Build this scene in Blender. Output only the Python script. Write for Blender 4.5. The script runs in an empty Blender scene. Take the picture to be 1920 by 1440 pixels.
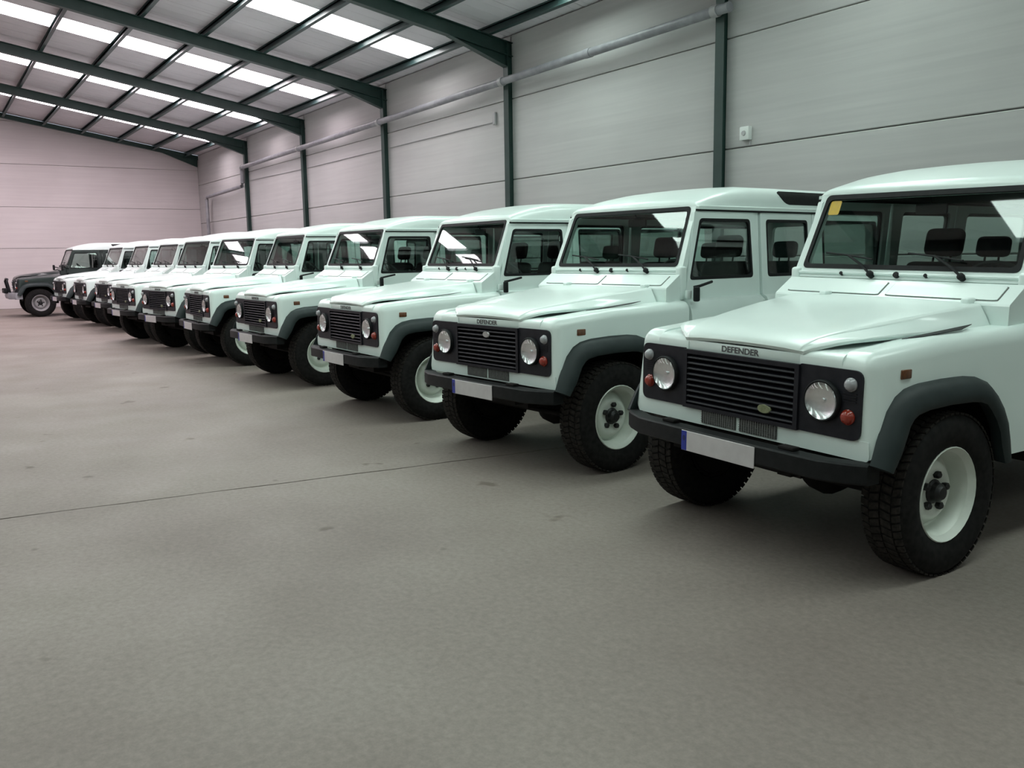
import bpy, bmesh, math, random
from mathutils import Vector, Matrix
random.seed(7)
scene = bpy.context.scene
COL = scene.collection
PI = math.pi

# ------------------------------------------------------------------ camera
CAM_H = 1.556
YAW, PITCH, ROLL = math.radians(33.56), math.radians(8.315), math.radians(-0.88)
FPX = 1658.5
F = Vector((-math.cos(YAW)*math.cos(PITCH), math.sin(YAW)*math.cos(PITCH), -math.sin(PITCH)))
R0 = Vector((math.sin(YAW), math.cos(YAW), 0)); U0 = R0.cross(F)
RR = R0*math.cos(ROLL) + U0*math.sin(ROLL); UU = -R0*math.sin(ROLL) + U0*math.cos(ROLL)
cam = bpy.data.cameras.new('camera'); camo = bpy.data.objects.new('camera', cam); COL.objects.link(camo)
cam.sensor_fit = 'HORIZONTAL'; cam.sensor_width = 36; cam.lens = FPX/1920*36; cam.clip_end = 200
camo.matrix_world = Matrix(((RR.x, UU.x, -F.x, 0), (RR.y, UU.y, -F.y, 0), (RR.z, UU.z, -F.z, CAM_H), (0, 0, 0, 1)))
scene.camera = camo

# ------------------------------------------------------------------ world, exposure
w = bpy.data.worlds.new('world'); scene.world = w; w.use_nodes = True
w.node_tree.nodes['Background'].inputs[0].default_value = (.72, .8, .9, 1)
w.node_tree.nodes['Background'].inputs[1].default_value = 1.0
vs = scene.view_settings
vs.view_transform = 'Standard'; vs.look = 'None'; vs.exposure = 0.0; vs.gamma = 1.0; vs.use_curve_mapping = False
try:
    scene.cycles.transparent_max_bounces = 32
    scene.cycles.diffuse_bounces = 4
    scene.cycles.glossy_bounces = 3
    scene.cycles.caustics_reflective = False
    scene.cycles.caustics_refractive = False
except Exception:
    pass
# daylight given off by each translucent roof strip: (x0, x1, colour, strength)
GREEN, MID, PINK = (.84, 1.0, .93), (.97, .96, .96), (1.0, .875, .93)
SKYLIGHTS = [(-31.0, -30.0, PINK, 13.5), (-26.05, -25.05, PINK, 13.5), (-21.6, -20.6, PINK, 12.5), (-16.37, -15.36, MID, 11.0),
             (-11.4, -10.4, GREEN, 10.0), (-6.4, -5.4, GREEN, 9.0), (-1.4, -.4, GREEN, 6.8), (3.6, 4.6, GREEN, 3.0), (8.6, 9.6, GREEN, 3.0)]
LEFT_SLOPE = .55     # unseen strips of the other roof slope, emission dimmed to darken the left floor

# ------------------------------------------------------------------ materials
def new_mat(name):
    m = bpy.data.materials.new(name); m.use_nodes = True
    nt = m.node_tree
    return m, nt, nt.nodes['Principled BSDF']
def plain(name, col, rough=.5, metal=0, coat=0, spec=None):
    m, nt, b = new_mat(name)
    b.inputs['Base Color'].default_value = (*col, 1); b.inputs['Roughness'].default_value = rough
    b.inputs['Metallic'].default_value = metal; b.inputs['Coat Weight'].default_value = coat
    b.inputs['Coat Roughness'].default_value = .08
    if spec is not None: b.inputs['Specular IOR Level'].default_value = spec
    return m
def noisy(name, c1, c2, scale, rough=.6, detail=6, bump=0, bscale=None, stretch=(1, 1, 1), lo=.35, hi=.65, coat=0, spec=None, metal=0):
    m, nt, b = new_mat(name); N = nt.nodes; L = nt.links
    tc = N.new('ShaderNodeTexCoord'); mp = N.new('ShaderNodeMapping'); mp.inputs['Scale'].default_value = stretch
    L.new(tc.outputs['Object'], mp.inputs[0])
    n = N.new('ShaderNodeTexNoise'); n.inputs['Scale'].default_value = scale; n.inputs['Detail'].default_value = detail
    L.new(mp.outputs[0], n.inputs['Vector'])
    r = N.new('ShaderNodeValToRGB'); r.color_ramp.elements[0].position = lo; r.color_ramp.elements[1].position = hi
    r.color_ramp.elements[0].color = (*c1, 1); r.color_ramp.elements[1].color = (*c2, 1)
    L.new(n.outputs[0], r.inputs[0]); L.new(r.outputs[0], b.inputs['Base Color'])
    b.inputs['Roughness'].default_value = rough; b.inputs['Coat Weight'].default_value = coat; b.inputs['Metallic'].default_value = metal
    if spec is not None: b.inputs['Specular IOR Level'].default_value = spec
    if bump:
        n2 = N.new('ShaderNodeTexNoise'); n2.inputs['Scale'].default_value = bscale or scale*4; n2.inputs['Detail'].default_value = 4
        L.new(mp.outputs[0], n2.inputs['Vector'])
        bp = N.new('ShaderNodeBump'); bp.inputs['Strength'].default_value = bump; bp.inputs['Distance'].default_value = .01
        L.new(n2.outputs[0], bp.inputs['Height']); L.new(bp.outputs[0], b.inputs['Normal'])
    return m
def glass(name, tint, extra=0.0):
    m = bpy.data.materials.new(name); m.use_nodes = True; nt = m.node_tree; N = nt.nodes; L = nt.links
    for n in list(N):
        if n.type != 'OUTPUT_MATERIAL': N.remove(n)
    out = [n for n in N if n.type == 'OUTPUT_MATERIAL'][0]
    t = N.new('ShaderNodeBsdfTransparent'); t.inputs[0].default_value = (*tint, 1)
    g = N.new('ShaderNodeBsdfGlossy'); g.inputs['Roughness'].default_value = .02; g.inputs[0].default_value = (1, 1, 1, 1)
    lw = N.new('ShaderNodeLayerWeight'); lw.inputs['Blend'].default_value = .5
    p = N.new('ShaderNodeMath'); p.operation = 'POWER'; p.inputs[1].default_value = 4.0; L.new(lw.outputs['Facing'], p.inputs[0])
    a = N.new('ShaderNodeMath'); a.operation = 'MULTIPLY_ADD'; a.inputs[1].default_value = .7; a.inputs[2].default_value = .045 + extra
    L.new(p.outputs[0], a.inputs[0])
    mx = N.new('ShaderNodeMixShader'); L.new(a.outputs[0], mx.inputs[0]); L.new(t.outputs[0], mx.inputs[1]); L.new(g.outputs[0], mx.inputs[2])
    L.new(mx.outputs[0], out.inputs['Surface'])
    return m

M = {}
M['white'] = noisy('white_paint', (.745, .845, .815), (.775, .875, .845), 3, rough=.28, detail=2, coat=.25)
M['green'] = plain('dark_green_paint', (.004, .011, .010), .3, coat=.3)
M['rubber'] = noisy('tyre_rubber', (.006, .006, .006), (.014, .013, .013), 30, rough=.85, spec=.2)
M['tread'] = noisy('tread_rubber', (.012, .011, .010), (.03, .026, .023), 40, rough=.9, spec=.2)
M['trim'] = noisy('black_trim_plastic', (.008, .009, .010), (.013, .014, .015), 25, rough=.55, spec=.2)
M['flare'] = noisy('arch_flare_plastic', (.020, .029, .030), (.028, .038, .039), 12, rough=.5, spec=.28)
M['grille'] = noisy('grille_plastic', (.011, .011, .016), (.018, .018, .024), 18, rough=.45, spec=.25)
M['dark'] = plain('black_cavity', (.004, .004, .004), .9, spec=.1)
M['under'] = noisy('underbody_black', (.006, .0055, .0055), (.014, .012, .012), 8, rough=.8, spec=.2)
M['rim'] = noisy('painted_wheel_white', (.62, .66, .60), (.72, .76, .70), 9, rough=.4, coat=.1)
M['rimdark'] = noisy('alloy_wheel_grey', (.36, .35, .36), (.44, .43, .44), 9, rough=.4, metal=.3)
M['hub'] = plain('black_hub_metal', (.008, .008, .009), .5)
M['chrome'] = plain('reflector_chrome', (.85, .86, .87), .22, metal=1)
M['lens'] = glass('lamp_lens', (.92, .93, .93), .03)
M['amber'] = plain('orange_red_lens', (.30, .028, .014), .25, coat=.5)
M['frost'] = plain('frosted_lamp_lens', (.36, .36, .38), .25, coat=.5)
M['repeater'] = noisy('amber_repeater_lens', (.10, .035, .012), (.17, .055, .015), 60, rough=.3, coat=.4)
M['glass'] = glass('window_glass', (.80, .86, .84))
M['interior'] = noisy('dark_upholstery', (.013, .010, .012), (.025, .02, .022), 20, rough=.85, spec=.2)
M['dash'] = plain('dark_dashboard', (.008, .008, .009), .7)
M['lining'] = plain('grey_headlining', (.16, .15, .15), .9)
M['plate'] = noisy('plate_white', (.52, .49, .50), (.58, .55, .56), 14, rough=.4)
M['plateblue'] = plain('plate_blue_band', (.02, .035, .30), .4)
M['platemark'] = plain('plate_band_mark', (.01, .015, .10), .4)
M['letter'] = plain('decal_dark_print', (.09, .09, .095), .5)
M['badge'] = noisy('badge_green_oval', (.16, .18, .09), (.24, .25, .15), 80, rough=.4)
M['badgesilver'] = plain('badge_silver_oval', (.5, .5, .5), .3, metal=.6)
M['mesh'] = noisy('intake_mesh_grey', (.10, .105, .10), (.17, .17, .165), 60, rough=.6, stretch=(1, 8, 1))
M['sticker'] = noisy('yellow_sticker', (.62, .42, .04), (.55, .36, .06), 40, rough=.5)
M['steel'] = noisy('green_painted_steel', (.013, .040, .034), (.019, .05, .043), 5, rough=.45)
M['purlin'] = noisy('green_painted_purlin', (.022, .048, .048), (.03, .062, .06), 5, rough=.4)
M['gutter'] = noisy('grey_pvc_pipe', (.22, .22, .24), (.30, .30, .32), 6, rough=.5)
M['conduit'] = plain('grey_conduit', (.42, .41, .42), .5)
M['boxwhite'] = plain('white_plastic_box', (.75, .78, .76), .4)
M['sheet'] = noisy('roof_sheet_grey', (.60, .58, .61), (.66, .64, .67), .8, detail=3, rough=.6)
M['joint'] = plain('dark_joint_filler', (.06, .055, .05), .9)
M['backing'] = plain('wall_backing_grey', (.22, .21, .21), .9)

def concrete_wall(name, ca, cb):
    m, nt, b = new_mat(name); N = nt.nodes; L = nt.links
    tc = N.new('ShaderNodeNewGeometry'); mp = N.new('ShaderNodeMapping'); mp.inputs['Scale'].default_value = (.25, .25, 9)
    L.new(tc.outputs['Position'], mp.inputs[0])
    n = N.new('ShaderNodeTexNoise'); n.inputs['Scale'].default_value = 2.0; n.inputs['Detail'].default_value = 3; L.new(mp.outputs[0], n.inputs['Vector'])
    n2 = N.new('ShaderNodeTexNoise'); n2.inputs['Scale'].default_value = .45; n2.inputs['Detail'].default_value = 3; L.new(tc.outputs['Position'], n2.inputs['Vector'])
    r = N.new('ShaderNodeValToRGB'); r.color_ramp.elements[0].position = .3; r.color_ramp.elements[1].position = .7
    r.color_ramp.elements[0].color = (*ca, 1); r.color_ramp.elements[1].color = (*cb, 1)
    L.new(n.outputs[0], r.inputs[0])
    r2 = N.new('ShaderNodeValToRGB'); r2.color_ramp.elements[0].position = .35; r2.color_ramp.elements[1].position = .7
    r2.color_ramp.elements[0].color = (.90, .895, .89, 1); r2.color_ramp.elements[1].color = (1, 1, 1, 1); L.new(n2.outputs[0], r2.inputs[0])
    mx = N.new('ShaderNodeMixRGB'); mx.blend_type = 'MULTIPLY'; mx.inputs[0].default_value = 1; L.new(r.outputs[0], mx.inputs[1]); L.new(r2.outputs[0], mx.inputs[2])
    L.new(mx.outputs[0], b.inputs['Base Color']); b.inputs['Roughness'].default_value = .75
    bp = N.new('ShaderNodeBump'); bp.inputs['Strength'].default_value = .15; bp.inputs['Distance'].default_value = .01
    L.new(n.outputs[0], bp.inputs['Height']); L.new(bp.outputs[0], b.inputs['Normal'])
    return m
def concrete_floor(name):
    m, nt, b = new_mat(name); N = nt.nodes; L = nt.links
    tc = N.new('ShaderNodeNewGeometry')
    def noise(scale, detail, rough=.55, sc=(1, 1, 1)):
        mp = N.new('ShaderNodeMapping'); mp.inputs['Scale'].default_value = sc; L.new(tc.outputs['Position'], mp.inputs[0])
        n = N.new('ShaderNodeTexNoise'); n.inputs['Scale'].default_value = scale; n.inputs['Detail'].default_value = detail; n.inputs['Roughness'].default_value = rough
        L.new(mp.outputs[0], n.inputs['Vector']); return n
    def ramp(n, p0, c0, p1, c1):
        r = N.new('ShaderNodeValToRGB'); r.color_ramp.elements[0].position = p0; r.color_ramp.elements[1].position = p1
        r.color_ramp.elements[0].color = (*c0, 1); r.color_ramp.elements[1].color = (*c1, 1); L.new(n.outputs[0], r.inputs[0]); return r
    def mul(a, c, f=1):
        x = N.new('ShaderNodeMixRGB'); x.blend_type = 'MULTIPLY'; x.inputs[0].default_value = f; L.new(a.outputs[0], x.inputs[1]); L.new(c.outputs[0], x.inputs[2]); return x
    big = ramp(noise(.55, 4), .30, (.190, .158, .142), .70, (.263, .228, .206))
    fine = ramp(noise(30, 4, .75), .28, (.80, .79, .78), .68, (1.10, 1.10, 1.10))
    spots = ramp(noise(3.1, 2, .6), .255, (.62, .58, .55), .30, (1, 1, 1))
    c = mul(mul(big, fine), spots)
    L.new(c.outputs[0], b.inputs['Base Color'])
    rr = N.new('ShaderNodeMapRange'); rr.inputs['To Min'].default_value = .42; rr.inputs['To Max'].default_value = .7
    nn = noise(1.4, 2); L.new(nn.outputs[0], rr.inputs[0]); L.new(rr.outputs[0], b.inputs['Roughness'])
    b.inputs['Specular IOR Level'].default_value = .18
    bp = N.new('ShaderNodeBump'); bp.inputs['Strength'].default_value = .12; bp.inputs['Distance'].default_value = .006
    L.new(noise(22, 2, .7).outputs[0], bp.inputs['Height']); L.new(bp.outputs[0], b.inputs['Normal'])
    return m
M['wall'] = concrete_wall('precast_concrete', (.495, .485, .485), (.545, .535, .53))
M['endwall'] = concrete_wall('rosy_precast_concrete', (.635, .585, .59), (.685, .635, .635))
M['floor'] = concrete_floor('concrete_floor')
def sky_mat(col, st):
    m = bpy.data.materials.new('translucent_roof_strip'); m.use_nodes = True; nt = m.node_tree; N = nt.nodes; L = nt.links
    b = N['Principled BSDF']; b.inputs['Base Color'].default_value = (.8, .8, .8, 1); b.inputs['Roughness'].default_value = .5
    b.inputs['Emission Color'].default_value = (*col, 1); b.inputs['Emission Strength'].default_value = st
    return m

# ------------------------------------------------------------------ mesh helpers
def finish(name, bm, mats, smooth=32):
    bmesh.ops.remove_doubles(bm, verts=bm.verts, dist=1e-5)
    bmesh.ops.recalc_face_normals(bm, faces=bm.faces)
    ca = math.cos(math.radians(smooth))
    for f in bm.faces: f.smooth = True
    for e in bm.edges:
        if len(e.link_faces) == 2:
            e.smooth = e.link_faces[0].normal.dot(e.link_faces[1].normal) > ca
    me = bpy.data.meshes.new(name); bm.to_mesh(me); bm.free()
    for m in mats: me.materials.append(m if not isinstance(m, str) else M[m])
    return me
def NB(): return bmesh.new()
def face(bm, vs, mi=0):
    try:
        f = bm.faces.new(vs); f.material_index = mi; return f
    except ValueError:
        return None
def box(bm, x0, x1, y0, y1, z0, z1, bev=0, seg=2, mi=0, mat=None):
    co = [(x, y, z) for x in (x0, x1) for y in (y0, y1) for z in (z0, z1)]
    if mat is not None: co = [mat @ Vector(c) for c in co]
    v = [bm.verts.new(c) for c in co]
    fs = [face(bm, [v[i] for i in q], mi) for q in ((0, 1, 3, 2), (4, 6, 7, 5), (0, 4, 5, 1), (2, 3, 7, 6), (0, 2, 6, 4), (1, 5, 7, 3))]
    if bev:
        es = list({e for f in fs for e in f.edges})
        bmesh.ops.recalc_face_normals(bm, faces=fs)
        r = bmesh.ops.bevel(bm, geom=es, offset=bev, segments=seg, affect='EDGES', profile=.5)
        for f in r['faces']: f.material_index = mi
    return v
def prism(bm, pts, mp, lo, hi, mi=0):
    """pts 2D polygon, mp(a,b,h)->3D, extruded from lo to hi"""
    A = [bm.verts.new(mp(a, b, lo)) for a, b in pts]; B = [bm.verts.new(mp(a, b, hi)) for a, b in pts]
    fs = [face(bm, A, mi), face(bm, B[::-1], mi)]
    n = len(pts)
    for i in range(n): fs.append(face(bm, [A[i], B[i], B[(i+1) % n], A[(i+1) % n]], mi))
    return A, B, fs
def rpoly(pts, r, seg=4):
    out = []; n = len(pts)
    for i in range(n):
        p = Vector(pts[i]); a = (Vector(pts[i-1])-p); b = (Vector(pts[(i+1) % n])-p)
        rr = r[i] if isinstance(r, (list, tuple)) else r
        d = min(rr, a.length*.45, b.length*.45)
        p0 = p + a.normalized()*d; p1 = p + b.normalized()*d
        for k in range(seg+1):
            t = k/seg
            out.append(tuple(p0*(1-t)**2 + p*2*t*(1-t) + p1*t*t))
    return out
def ring(bm, outer, inner, off, mi=0):
    """outer, inner: 3D loops of equal count; off: thickness vector"""
    off = Vector(off); n = len(outer)
    O = [bm.verts.new(p) for p in outer]; I = [bm.verts.new(p) for p in inner]
    O2 = [bm.verts.new(Vector(p)+off) for p in outer]; I2 = [bm.verts.new(Vector(p)+off) for p in inner]
    for i in range(n):
        j = (i+1) % n
        for q in ([O[i], O[j], I[j], I[i]], [O2[i], I2[i], I2[j], O2[j]], [O[i], O2[i], O2[j], O[j]], [I[i], I[j], I2[j], I2[i]]): face(bm, q, mi)
def plate(bm, loop, off, mi=0):
    off = Vector(off); n = len(loop)
    A = [bm.verts.new(p) for p in loop]; B = [bm.verts.new(Vector(p)+off) for p in loop]
    face(bm, A, mi); face(bm, B[::-1], mi)
    for i in range(n): face(bm, [A[i], B[i], B[(i+1) % n], A[(i+1) % n]], mi)
def loft(bm, rings, closed=True, caps=True, mi=0):
    V = [[bm.verts.new(p) for p in r] for r in rings]; n = len(V[0])
    for k in range(len(V)-1):
        for i in range(n if closed else n-1):
            j = (i+1) % n
            face(bm, [V[k][i], V[k][j], V[k+1][j], V[k+1][i]], mi)
    if caps and closed:
        face(bm, V[0][::-1], mi); face(bm, V[-1], mi)
    return V
def lathe(bm, prof, mp, segs=24, mi=0, closed=False):
    """prof [(r,h)], mp(a,b,h) with a,b in plane"""
    V = []
    for r, h in prof:
        if r < 1e-6: V.append([bm.verts.new(mp(0, 0, h))])
        else: V.append([bm.verts.new(mp(r*math.cos(2*PI*i/segs), r*math.sin(2*PI*i/segs), h)) for i in range(segs)])
    ks = list(range(len(V)-1))
    pairs = [(k, k+1) for k in ks] + ([(len(V)-1, 0)] if closed else [])
    for a, b in pairs:
        for i in range(segs):
            j = (i+1) % segs
            if len(V[a]) == 1 and len(V[b]) == 1: continue
            if len(V[a]) == 1: face(bm, [V[a][0], V[b][j], V[b][i]], mi)
            elif len(V[b]) == 1: face(bm, [V[a][i], V[a][j], V[b][0]], mi)
            else: face(bm, [V[a][i], V[a][j], V[b][j], V[b][i]], mi)
def tube(bm, pts, r, segs=8, mi=0):
    pts = [Vector(p) for p in pts]; rings = []
    for i, p in enumerate(pts):
        d = (pts[min(i+1, len(pts)-1)]-pts[max(i-1, 0)]).normalized()
        a = d.cross(Vector((0, 0, 1)) if abs(d.z) < .95 else Vector((1, 0, 0))).normalized(); b = d.cross(a)
        rings.append([p + (a*math.cos(2*PI*k/segs) + b*math.sin(2*PI*k/segs))*r for k in range(segs)])
    loft(bm, rings, mi=mi)

def link(name, me, parent=None, loc=(0, 0, 0), rot=(0, 0, 0)):
    o = bpy.data.objects.new(name, me); COL.objects.link(o); o.location = loc; o.rotation_euler = rot
    if parent is not None: o.parent = parent
    return o
def tag(o, label=None, cat=None, group=None, kind=None):
    for k, v in (('label', label), ('category', cat), ('group', group), ('kind', kind)):
        if v: o[k] = v
    return o

# ================================================================== BUILDING
WALL_Y, END_X, BACK_X, RIDGE_Y, LEFT_Y = 8.98, -34.4, 11.8, -1.0, -10.98
COLS = [-28.42, -23.42, -18.41, -13.41, -8.40, -3.40, 1.60, 6.61]
SL = .175
def ztop(y): return 5.49 + SL*(7.35-(y if y > RIDGE_Y else 2*RIDGE_Y-y))   # top of rafters
def zroof(y): return ztop(y) + .16                                        # underside of the sheets

# floor: two poured slabs meeting at one open joint
bm = NB(); box(bm, END_X-.4, BACK_X+.4, LEFT_Y-.4, WALL_Y+.4, -.30, -.14)
floor = tag(link('floor', finish('floor', bm, ['joint'])), kind='structure')
def jx(y): return -6.155 + .122*y
g = .008
for pts in ([(END_X, LEFT_Y), (jx(LEFT_Y)-g, LEFT_Y)] + [(jx(y)-g+.006*math.sin(y*7.3)+.004*math.sin(y*17.1), y) for y in [LEFT_Y+.5+i*.25 for i in range(77)]] + [(jx(WALL_Y+.1)-g, WALL_Y+.1), (END_X, WALL_Y+.1)],
            [(BACK_X, LEFT_Y), (BACK_X, WALL_Y+.1), (jx(WALL_Y+.1)+g, WALL_Y+.1)] + [(jx(y)+g+.006*math.sin(y*7.3)+.003*math.sin(y*23.1), y) for y in [LEFT_Y+.5+i*.25 for i in range(76, -1, -1)]] + [(jx(LEFT_Y)+g, LEFT_Y)]):
    bm = NB(); prism(bm, pts, lambda a, b, h: (a, b, h), -.14, 0)
    link('slab', finish('slab', bm, ['floor'], 20), floor)

# long wall behind the vehicles: precast panels between steel columns
wallr_bm = NB(); box(wallr_bm, END_X-.3, BACK_X+.3, WALL_Y+.12, WALL_Y+.3, -.2, 5.33)
wallr = tag(link('wall_right', finish('wall_right', wallr_bm, ['backing'])), kind='structure')
rows = [0, 1.49, 2.88, 4.27, 5.345]
xs = [END_X] + COLS + [BACK_X]
for i in range(len(xs)-1):
    L_ = xs[i+1]-xs[i]
    a = -L_/2 + (.012 if i else 0); b_ = L_/2-.012
    for k in range(4):
        H = rows[k+1]-rows[k]
        bm = NB(); box(bm, a, b_, 0, .12, .006, H-.006, bev=.009, seg=1)
        link('wall_panel', finish('wall_panel', bm, ['wall'], 20), wallr, ((xs[i]+xs[i+1])/2, WALL_Y, rows[k]))
def isec(bm, x0, x1, ya, yb, tf, z0, z1):      # I section standing upright, flanges facing y
    box(bm, x0, x1, ya, ya+tf, z0, z1); box(bm, x0, x1, yb-tf, yb, z0, z1); c = (x0+x1)/2
    box(bm, c-.006, c+.006, ya+tf, yb-tf, z0, z1)
bm = NB(); isec(bm, -.075, .075, -.12, .10, .014, 0, 5.20)
col_me = finish('steel_column', bm, ['steel'])
for x in COLS: link('steel_column', col_me, wallr, (x, WALL_Y, 0))

# far gable wall
endw_bm = NB(); prism(endw_bm, [(LEFT_Y, -.2), (WALL_Y+.12, -.2), (WALL_Y+.12, 5.30), (RIDGE_Y, zroof(RIDGE_Y)-.03), (LEFT_Y, 5.30)], lambda a, b, h: (h, a, b), END_X-.3, END_X-.10)
endw = tag(link('wall_end', finish('wall_end', endw_bm, ['backing'])), kind='structure')
erow = [0, .64, 2.02, 3.40, 4.81, 6.20, 7.6]
for k in range(6):
    z0, z1 = erow[k]+.006, erow[k+1]-.006
    def top(y): return min(z1, zroof(y)-.02)
    ys = [WALL_Y-.002]
    for zc in (z1,):
        yc = 7.35-(zc+.02-.16-5.49)/SL
        if RIDGE_Y < yc < WALL_Y: ys.append(yc)
    if z0 > zroof(WALL_Y)-.02:
        yb = 7.35-(z0+.02-.16-5.49)/SL; ys[0] = yb
    ys = [y for y in ys if y <= ys[0]+1e-6]
    right = [(ys[0], z0)] if top(ys[0])-z0 < .01 else [(ys[0], z0), (ys[0], top(ys[0]))]
    for y in ys[1:]: right.append((y, top(y)))
    if top(RIDGE_Y) < z1-.01: right.append((RIDGE_Y, top(RIDGE_Y)))
    left = [(2*RIDGE_Y-y, z) for y, z in right if y != RIDGE_Y][::-1]
    bm = NB(); prism(bm, right+left, lambda a, b, h: (h, a, b), END_X-.10, END_X)
    link('wall_panel', finish('wall_panel', bm, ['endwall'], 20), endw)

# the two walls that close the hall outside the picture
bm = NB(); box(bm, END_X, BACK_X, LEFT_Y-.2, LEFT_Y, -.2, 5.33)
tag(link('wall_left', finish('wall_left', bm, ['wall'])), kind='structure')
bm = NB(); prism(bm, [(LEFT_Y, -.2), (WALL_Y, -.2), (WALL_Y, 5.30), (RIDGE_Y, zroof(RIDGE_Y)-.03), (LEFT_Y, 5.30)], lambda a, b, h: (h, a, b), BACK_X, BACK_X+.2)
tag(link('wall_back', finish('wall_back', bm, ['wall'])), kind='structure')

# roof: rafters, purlins, sheets, translucent strips
bm = NB(); prism(bm, [(WALL_Y+.35, zroof(WALL_Y+.35)+.10), (RIDGE_Y, zroof(RIDGE_Y)+.10), (LEFT_Y-.35, zroof(LEFT_Y-.35)+.10),
                      (LEFT_Y-.35, zroof(LEFT_Y-.35)+.16), (RIDGE_Y, zroof(RIDGE_Y)+.16), (WALL_Y+.35, zroof(WALL_Y+.35)+.16)], lambda a, b, h: (h, a, b), END_X-.3, BACK_X+.3)
ceil = tag(link('ceiling', finish('ceiling', bm, ['backing'])), kind='structure')
def slope_beam(bm, side, ya, yb, xa, xb, o0, o1, zf):
    """bar following the slope; o0,o1 offsets below/above zf(y)"""
    P = []
    for y in (ya, yb):
        yy = y if side > 0 else 2*RIDGE_Y-y
        P.append([(x, yy, zf(y)+o) for x, o in ((xa, o0), (xb, o0), (xb, o1), (xa, o1))])
    loft(bm, P)
for side in (1, -1):
    bm = NB()
    slope_beam(bm, side, 8.99, RIDGE_Y, -.0675, .0675, -.012, 0, ztop); slope_beam(bm, side, 8.99, RIDGE_Y, -.0675, .0675, -.235, -.223, ztop)
    slope_beam(bm, side, 8.99, RIDGE_Y, -.005, .005, -.223, -.012, ztop)
    rme = finish('rafter', bm, ['steel'])
    bm = NB()
    def yy(y): return y if side > 0 else 2*RIDGE_Y-y
    zl = lambda y: ztop(y)-.235
    hp = [(7.75, zl(7.75)), (8.862, zl(8.862)), (8.862, 4.80)]
    A, B, _ = prism(bm, hp, lambda a, b, h: (h, yy(a), b), -.005, .005)
    P = [[(x, yy(y), z+o) for x, o in ((-.0675, 0), (.0675, 0), (.0675, .012), (-.0675, .012))] for y, z in ((7.72, zl(7.72)-.005), (8.862, 4.795))]
    loft(bm, P); hme = finish('haunch', bm, ['steel'])
    for x in COLS:
        r = link('rafter', rme, ceil, (x, 0, 0)); link('haunch', hme, r)
    bm = NB(); slope_beam(bm, side, 8.98, RIDGE_Y, END_X+.005, END_X+.15, -.02, .13, ztop)
    r = link('gable_beam', finish('gable_beam', bm, ['steel']), ceil)
    bm = NB(); prism(bm, [(7.7, ztop(7.7)-.02), (8.96, ztop(8.96)-.02), (8.96, 4.93)], lambda a, b, h: (h, yy(a), b), END_X+.06, END_X+.09)
    link('haunch', finish('haunch', bm, ['steel']), r)
    if side < 0:
        bm = NB(); isec(bm, -.075, .075, -.1, .12, .014, 0, 5.2); cm = finish('steel_column', bm, ['steel'])
        for x in COLS: link('steel_column', cm, bpy.data.objects['wall_left'], (x, LEFT_Y+.11, 0))
PUR = [8.52, 7.43, 6.27, 5.11, 3.95, 2.79, 1.63, .47, -.62]
for side in (1, -1):
    th = math.atan(SL)*(-1 if side > 0 else 1)
    bm = NB()
    # C section, open side towards the ridge
    box(bm, END_X+.01, BACK_X, -.035, .035, .148, .157); box(bm, END_X+.01, BACK_X, -.035, .035, .002, .012)
    box(bm, END_X+.01, BACK_X, (-.035 if side < 0 else .026), (-.026 if side < 0 else .035), .012, .148)
    pme = finish('purlin', bm, ['purlin'])
    for y in PUR:
        y_ = y if side > 0 else 2*RIDGE_Y-y
        link('purlin', pme, ceil, (0, y_, ztop(y)+.004), (th, 0, 0))
sheet_edges = []
bayx = [END_X] + COLS + [BACK_X]
def sheet(x0, x1, side, mat, name, lift=0.0, ya=WALL_Y+.28, yb=RIDGE_Y):
    bm = NB()
    # shallow trapezoid profile across the sheet
    w_ = x1-x0; n = max(1, round(w_/.333)); P = []
    prof = [(x0, 0)]
    if mat == 'sheet':
        for i in range(n):
            c = x0 + (i+.5)*w_/n
            prof += [(c-.05, 0), (c-.035, .006), (c+.035, .006), (c+.05, 0)]
    prof.append((x1, 0))
    rings = []
    for y in (ya, yb):
        y_ = y if side > 0 else 2*RIDGE_Y-y
        rings.append([(x, y_, zroof(y)+.002+lift+o) for x, o in prof] + [(x1, y_, zroof(y)+.05), (x0, y_, zroof(y)+.05)])
    loft(bm, rings)
    return link(name, finish(name, bm, [mat], 15), ceil)
sk = {}
for (a, b_, c, s) in SKYLIGHTS: sk[(a, b_)] = (sky_mat(c, s), sky_mat(c, s*LEFT_SLOPE))
for side in (1, -1):
    edges = []
    prev = END_X
    for (a, b_), m in sk.items():
        n = max(1, round((a-prev)/1.0)); st = (a-prev)/n
        for i in range(n): sheet(prev+i*st+.004, prev+(i+1)*st-.004, side, 'sheet', 'roof_sheet')
        sheet(a, b_, side, m[0 if side > 0 else 1], 'skylight_pane', .004, ya=8.50)
        sheet(a+.004, b_-.004, side, 'sheet', 'roof_sheet', yb=8.51)
        prev = b_
    n = round((BACK_X-prev)); st = (BACK_X-prev)/n
    for i in range(n): sheet(prev+i*st+.004, prev+(i+1)*st-.004, side, 'sheet', 'roof_sheet')

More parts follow.
